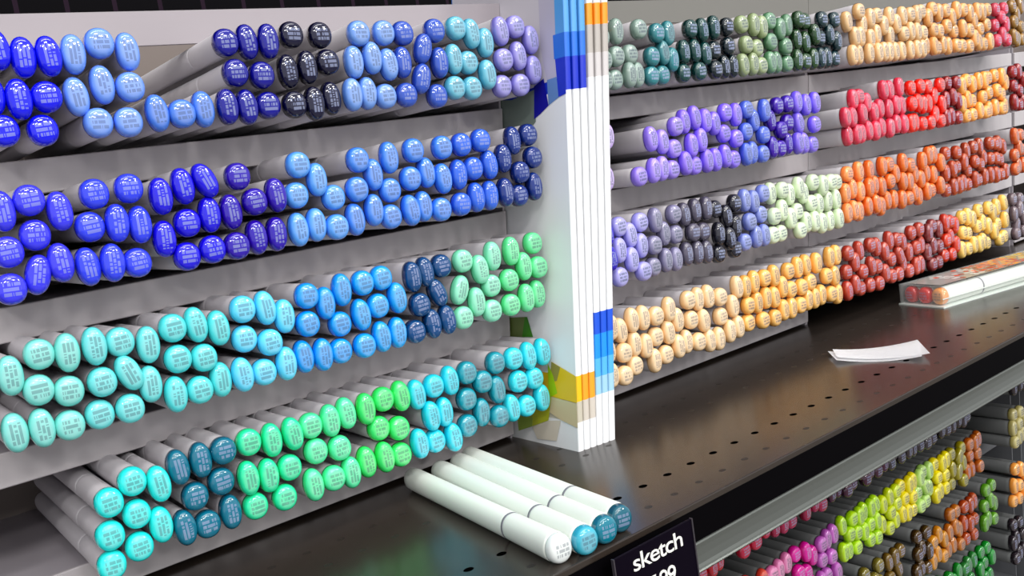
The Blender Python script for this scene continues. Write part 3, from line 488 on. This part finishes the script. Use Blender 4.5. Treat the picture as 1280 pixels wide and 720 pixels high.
# base below the lower rack, black panel behind, shop floor
bm = bmesh.new(); bx(bm, -.45, 1.5, -.05, .16, FLOOR_Z, -.500)
b = obj('gondola_base', bm, None, M['black_matt']); tag(b, 'black gondola base standing on the floor under the lower rack', 'shelf base')
bm = bmesh.new(); bx(bm, -.9, 2.2, .161, .175, FLOOR_Z, .75); w = obj('wall_back', bm, None, M['wall']); w['kind'] = 'structure'
bm = bmesh.new(); bx(bm, -4, 5, -6, .175, FLOOR_Z-.02, FLOOR_Z); w = obj('floor', bm, None, M['floor']); w['kind'] = 'structure'

# ---------------------------------------------------------------- brochures standing between the two bays
BAND = {}
def band(rgb):
    if rgb not in BAND: BAND[rgb] = mat('brochure_print', rgb, .4)
    return BAND[rgb]
WHITE = (236,238,240)
A_BANDS = [(ZS,-.1345,WHITE), (-.1345,-.1240,(206,198,186)), (-.1240,-.1110,(246,164,40)), (-.1110,.0317,WHITE), (.0317,.0480,(10,44,192)), (.0480,.0600,(32,110,214)), (.0600,.0900,(84,158,222)), (.09,.135,(60,110,190))]
A1_BANDS = [(ZS,-.1345,WHITE), (-.1345,-.1240,(196,190,172)), (-.1240,-.1110,(232,192,20))] + A_BANDS[3:]
B_BANDS = [(ZS,-.1236,WHITE), (-.1236,-.1145,(160,206,234)), (-.1145,-.1052,(84,180,242)), (-.1052,-.0928,(26,146,240)), (-.0928,-.0817,(24,84,214)), (-.0817,.0368,WHITE), (.0368,.0488,(200,196,196)), (.0488,.0628,(178,172,166)), (.0628,.0735,(246,150,24)), (.0735,.135,WHITE)]
TOPW = 'first second third fourth fifth sixth'.split()
for i in range(6):
    x0 = .2868 + i*.00398; k = .145 + i*.0045; y0 = -.0530 - i*.0005
    bands = A1_BANDS if i == 0 else A_BANDS if i < 3 else B_BANDS
    lab = (f'tall white brochure with blue spine top and orange spine foot, {TOPW[i]} from left' if i < 3 else
           f'tall white brochure with orange spine top and blue spine foot, {TOPW[i]} from left')
    t = thing('brochure', lab, 'brochure', (x0, -.01, ZS), 'brochures standing between the two bays')
    inv = Matrix.Translation((-x0, .01, -ZS))
    bm = bmesh.new(); cols = []
    for z0, z1, c in bands:
        if c not in cols: cols.append(c)
        bx(bm, x0, x0+.00372, y0+.0006, .045, z0, z1, k, ZS, cols.index(c))
    bmesh.ops.remove_doubles(bm, verts=bm.verts, dist=1e-6)
    pg = obj('pages', bm, t, None); pg.matrix_parent_inverse = inv
    for c in cols: pg.data.materials.append(band(c))
    # folded spine: a slim rounded strip down the front edge in the same bands
    bm = bmesh.new(); N = 6
    rows = []
    for z in [bands[0][0]] + [q[1] for q in bands]:
        rows.append([bm.verts.new((x0 + .00186 + .00190*math.cos(PI + PI*j/N) + k*(z-ZS), y0 + .0006 + .0009*math.sin(PI + PI*j/N), z)) for j in range(N+1)])
    for a in range(len(rows)-1):
        for j in range(N):
            f = bm.faces.new((rows[a][j], rows[a][j+1], rows[a+1][j+1], rows[a+1][j])); f.material_index = cols.index(bands[a][2]); f.smooth = True
    sp = obj('spine', bm, t, None); sp.matrix_parent_inverse = inv
    for c in cols: sp.data.materials.append(band(c))
    if i == 0:
        # printed cover: (y mm, z mm) patches on the left face, a white dome under bands of colour
        P = [((196,192,200), [(44,134),(-40,134),(-40,38),(44,30)]),
             ((120,134,126), [(44,40),(-8.6,33.1),(-27.9,35.6),(-28.3,19.2),(-17.7,12.2),(-4.4,6),(44,-12)]),
             ((182,178,196), [(-33.2,134),(-47,134),(-46.6,38.2),(-38.5,38),(-34.4,55.6)]),
             ((96,134,192), [(-38.5,38.8),(-46.1,39.2),(-47.4,29),(-39.1,25.9)]),
             ((8,8,150), [(-28,37.3),(-36,40),(-39.1,25.9),(-32.3,22.6),(-27,20.5)]),
             ((84,158,222), [(-46.6,134),(-53,134),(-53,60),(-46.4,60)]),
             ((32,110,214), [(-44.5,60),(-53,60),(-53,48),(-44.8,48)]),
             ((10,44,192), [(-45.6,48),(-53,48),(-53,29.9),(-47.2,29)]),
             ((118,136,70), [(1.7,-83.5),(-14.7,-82.4),(-17,-88),(-12,-93.4),(1.7,-94)]),
             ((60,140,20), [(-13,-82.5),(-15,-82.4),(-19.5,-92.9),(-10,-93.4)]),
             ((226,188,10), [(-34.1,-104.9),(-53,-110.9),(-53,-124.4),(-33,-123)]),
             ((150,140,66), [(-34,-105),(-41,-107.2),(-38,-114.5),(-32,-116)]),
             ((160,200,10), [(-31,-106),(-35,-112),(-38,-121),(-31,-124)]),
             ((206,190,150), [(-33,-123.2),(-53,-124.6),(-53,-137),(-40,-134.5),(-30,-131.4)]),
             ((190,196,40), [(-18,-124),(-33,-123.5),(-30,-136),(-16,-141)]),
             ((148,176,60), [(-2,-128),(-18,-124.5),(-16,-141),(-4,-145)]),
             ((214,206,190), [(-16,-141.2),(-30,-136.2),(-40,-134.8),(-36,-146),(-20,-147.2)])]
        for lab, keep in (('blue and grey print arching over a white dome', lambda p: p[0][1] > 0), ('yellow, green and beige print at the foot of the cover', lambda p: p[0][1] < 0)):
            bm = bmesh.new(); cc = []
            for j, (c, pts) in enumerate(P):
                if not keep(pts): continue
                if c not in cc: cc.append(c)
                d = .00012 + .000025*j
                f = bm.faces.new([bm.verts.new((x0 - d + k*(z/1000-ZS), y/1000, z/1000)) for y, z in pts]); f.material_index = cc.index(c)
            bm.normal_update()
            for f in bm.faces:
                if f.normal.x > 0: f.normal_flip()
            cv = obj('cover_print', bm, t, None); cv.matrix_parent_inverse = inv; cv['label'] = lab
            for c in cc: cv.data.materials.append(band(c))

# ---------------------------------------------------------------- four loose markers lying on the shelf
LOOSE = [((.1972,-.1440),(.2092,-.0237),(232,238,236),'white loose marker with white end plug lying on the black shelf','white end plug'),
         ((.2076,-.1472),(.2232,-.0236),(52,172,196),'white loose marker with light teal end plug lying on the shelf','light teal end plug'),
         ((.2185,-.1465),(.2350,-.0221),(14,118,140),'white loose marker with mid teal end plug, third of the four on the shelf','mid teal end plug'),
         ((.2293,-.1440),(.2440,-.0160),(8,92,112),'white loose marker with dark teal end plug, nearest the brochures','dark teal end plug')]
for (fx, fy), (bx_, by), rgb, lab, pl in LOOSE:
    ang = math.atan2(by-fy, bx_-fx) - PI/2
    put_marker('r', rgb, (fx, fy, ZS + .00552), (0, random.uniform(-.05,.05), ang), lab, 'loose markers on the black shelf', True, pl)

# ---------------------------------------------------------------- clear case of three markers
ca = math.radians(-12); ux = Vector((math.cos(ca), math.sin(ca), 0)); uy = Vector((-math.sin(ca), math.cos(ca), 0))
case = thing('marker_case', 'clear plastic case of three markers lying on the black shelf', 'case', (.6290,-.0685,ZS)); case.rotation_euler.z = ca
glass = mat('clear_plastic', (235,238,236), .08, 0, .5); gb = glass.node_tree.nodes['Principled BSDF']
gb.inputs['Alpha'].default_value = .10
LN, DP, HT = .168, .0375, .0158
bm = bmesh.new()
for a in ((0,LN,0,DP,0.00002,.0008),(0,.0008,0,DP,.0008,HT),(LN-.0008,LN,0,DP,.0008,HT),(.0008,LN-.0008,0,.0008,.0008,HT),(.0008,LN-.0008,DP-.0008,DP,.0008,HT),(.0008,LN-.0008,.0008,DP-.0008,HT-.0008,HT)):
    bx(bm, *a)
obj('clear_shell', bm, case, glass)
bm = bmesh.new(); bx(bm, -.0008, LN+.0008, -.0010, DP+.001, 0, .0010)
bx(bm, -.0004, LN, -.0007, 0, .0062, .0068); obj('rim', bm, case, mat('clear_rim', (214,222,216), .25))
# label sheet on the lid with rows of colour dots running red to yellow
bm = bmesh.new(); cc = [(150,152,146)]
v = [bm.verts.new(p) for p in ((.004,.004,HT+.0001),(LN-.004,.004,HT+.0001),(LN-.004,DP-.004,HT+.0001),(.004,DP-.004,HT+.0001))]; bm.faces.new(v)
random.seed(3)
for i in range(26):
    for j in range(6):
        x = .022 + i*.0052 + random.uniform(-.001,.001); y = .0075 + j*.0048 + random.uniform(-.0008,.0008)
        f = i/25
        if i < 6 and random.random() < .55: continue
        c = random.choice([(196,40,26),(232,84,40),(150,60,44)] if f < .45 else [(240,120,50),(248,170,60),(214,90,40)] if f < .68 else [(250,204,90),(244,222,130),(226,180,60)])
        if f < .3 and random.random() < .5: c = (210,214,208)
        if c not in cc: cc.append(c)
        q = [bm.verts.new((x+.0023*math.cos(a*PI/5), y+.0021*math.sin(a*PI/5), HT+.0002+.00004*((i+j)%2))) for a in range(10)]
        fc = bm.faces.new(q); fc.material_index = cc.index(c)
lb = obj('dotted_label', bm, case); lb['label'] = 'lid label with rows of red to yellow colour dots'
for c in cc: lb.data.materials.append(mat('label_print', c, .25))
for j, (rgb, nm) in enumerate((((250,166,70),'orange-ended marker nearest the front in the clear case'),((226,14,10),'middle red-ended marker in the clear case'),((206,8,12),'red-ended marker at the back of the clear case'))):
    p = Vector((.6290,-.0685,ZS)) + ux*.0018 + uy*(.0066 + j*.0121) + Vector((0,0,.0074))
    m = put_marker('r', rgb, p, (0, 0, ca - PI/2), nm, 'markers in the clear case', True)
    m.scale = (1.1, 1.22, 1.12)

# ---------------------------------------------------------------- two paper slips
def slip(corners, lift, label):
    a, b, c, d = [Vector(q) for q in corners]; bm = bmesh.new(); N = 14; top = []
    for i in range(N+1):
        s = i/N; h = lift + .0035*(s-.5)**2*4*.6
        p = a.lerp(b, s); q = d.lerp(c, s)
        top.append((bm.verts.new((p.x, p.y, ZS+h)), bm.verts.new((q.x, q.y, ZS+h))))
    for i in range(N): bm.faces.new((top[i][1], top[i+1][1], top[i+1][0], top[i][0]))
    bmesh.ops.solidify(bm, geom=bm.faces[:], thickness=.0002)
    o = obj('paper_slip', bm, None, M['paper']); tag(o, label, 'paper', 'white paper slips on the shelf')
slip(((.4913,-.0639),(.5235,-.1072),(.4958,-.1234),(.4740,-.0811)), .0004, 'white paper slip on the black shelf, lower of the overlapping two')
slip(((.4934,-.0661),(.5282,-.1033),(.5000,-.1261),(.4773,-.0797)), .0013, 'white paper slip on the black shelf, lying over the other one')
# ---------------------------------------------------------------- price tag with lettering
tg = thing('price_tag', 'black price tag lettered sketch in white on the shelf front', 'price tag', (.2420,-.1530,-.1530))
inv = Matrix.Translation((-.2420, .1530, .1530))
bm = bmesh.new(); bx(bm, .2125, .2569, -.1532, -.1522, -.2080, -.1512); bevel(bm, .0003, 1)
o = obj('card', bm, tg, M['tag']); o.matrix_parent_inverse = inv
hm = mat('holder_edge', (58,54,60), .3)
for xa in (.2123, .2565):
    bm = bmesh.new(); bx(bm, xa, xa+.0006, -.1536, -.1522, -.2080, -.1512)
    o = obj('holder_edge', bm, tg, hm); o.matrix_parent_inverse = inv
def lettering(name, text, x0, x1, z0, z1):
    cu = bpy.data.curves.new(name, 'FONT'); cu.body = text; cu.size = 1; cu.extrude = .012; cu.space_character = .9; cu.offset = .004
    tmp = bpy.data.objects.new('tmp', cu); C.objects.link(tmp); bpy.context.view_layer.update()
    me = bpy.data.meshes.new_from_object(tmp.evaluated_get(bpy.context.evaluated_depsgraph_get()))
    bpy.data.objects.remove(tmp); me.materials.clear(); me.materials.append(M['ink_white'])
    xs = [v.co.x for v in me.vertices]; ys = [v.co.y for v in me.vertices]
    sx = (x1-x0)/(max(xs)-min(xs)); sy = (z1-z0)/(max(ys)-min(ys))
    me.transform(Matrix.Translation((x0 - min(xs)*sx, -.1534, z0 - min(ys)*sy)) @ Matrix.Diagonal((sx, .01, sy, 1)) @ Matrix.Rotation(PI/2, 4, 'X'))
    o = obj(name, me, tg); o.matrix_parent_inverse = inv
    return o
lettering('product_lettering', 'sketch', .2221, .2499, -.1601, -.1534)
lettering('price_lettering', '$7.99', .2232, .2440, -.1735, -.1652)

# ---------------------------------------------------------------- camera
cd = bpy.data.cameras.new('camera'); cam = bpy.data.objects.new('camera', cd); C.objects.link(cam)
cd.sensor_width = 36; cd.lens = 36*1143.6/1280; cd.clip_start = .01; cd.clip_end = 50
X = Vector((.77787,-.20188,.59505)); Y = Vector((-.60976,-.01386,.79247))
VX = Vector((1495,-388,1143.608)).normalized(); VY = Vector((-880,-20,1143.608)).normalized(); VZ = -VX.cross(VY)
if VZ.y > 0: VZ = -VZ
R = Matrix(((VX.x,-VX.y,-VX.z),(VY.x,-VY.y,-VY.z),(VZ.x,-VZ.y,-VZ.z)))
cam.matrix_world = Matrix.Translation((0,-.40,0)) @ R.to_4x4()
bpy.context.scene.camera = cam

# ---------------------------------------------------------------- light: shop fluorescents and soft room light
wd = bpy.data.worlds.new('shop'); bpy.context.scene.world = wd; wd.use_nodes = True
bg = wd.node_tree.nodes['Background']; bg.inputs[0].default_value = (.95,.95,.98,1); bg.inputs[1].default_value = .78
def strip(loc, target, sx, sy, watts, col=(1,.98,.95)):
    l = bpy.data.lights.new('fluorescent_tube', 'AREA'); l.shape = 'RECTANGLE'; l.size = sx; l.size_y = sy; l.energy = watts; l.color = col
    o = bpy.data.objects.new('fluorescent_tube', l); C.objects.link(o); o.location = loc
    o.rotation_euler = (Vector(target)-Vector(loc)).to_track_quat('-Z', 'Y').to_euler()
T_ = (.3, 0, -.05)
for x, y, z in ((-1.5,-2.2,1.6), (.3,-2.2,1.6), (2.1,-2.2,1.6), (-.6,-3.6,1.7), (1.3,-3.6,1.7), (2.9,-3.4,1.7), (.3,-5.4,1.8)):
    strip((x, y, z), T_, .55, .14, 18)
strip((.3, -.95, 1.7), T_, 2.2, .3, 22)

sc = bpy.context.scene
sc.view_settings.view_transform = 'Standard'
sc.view_settings.look = 'None'
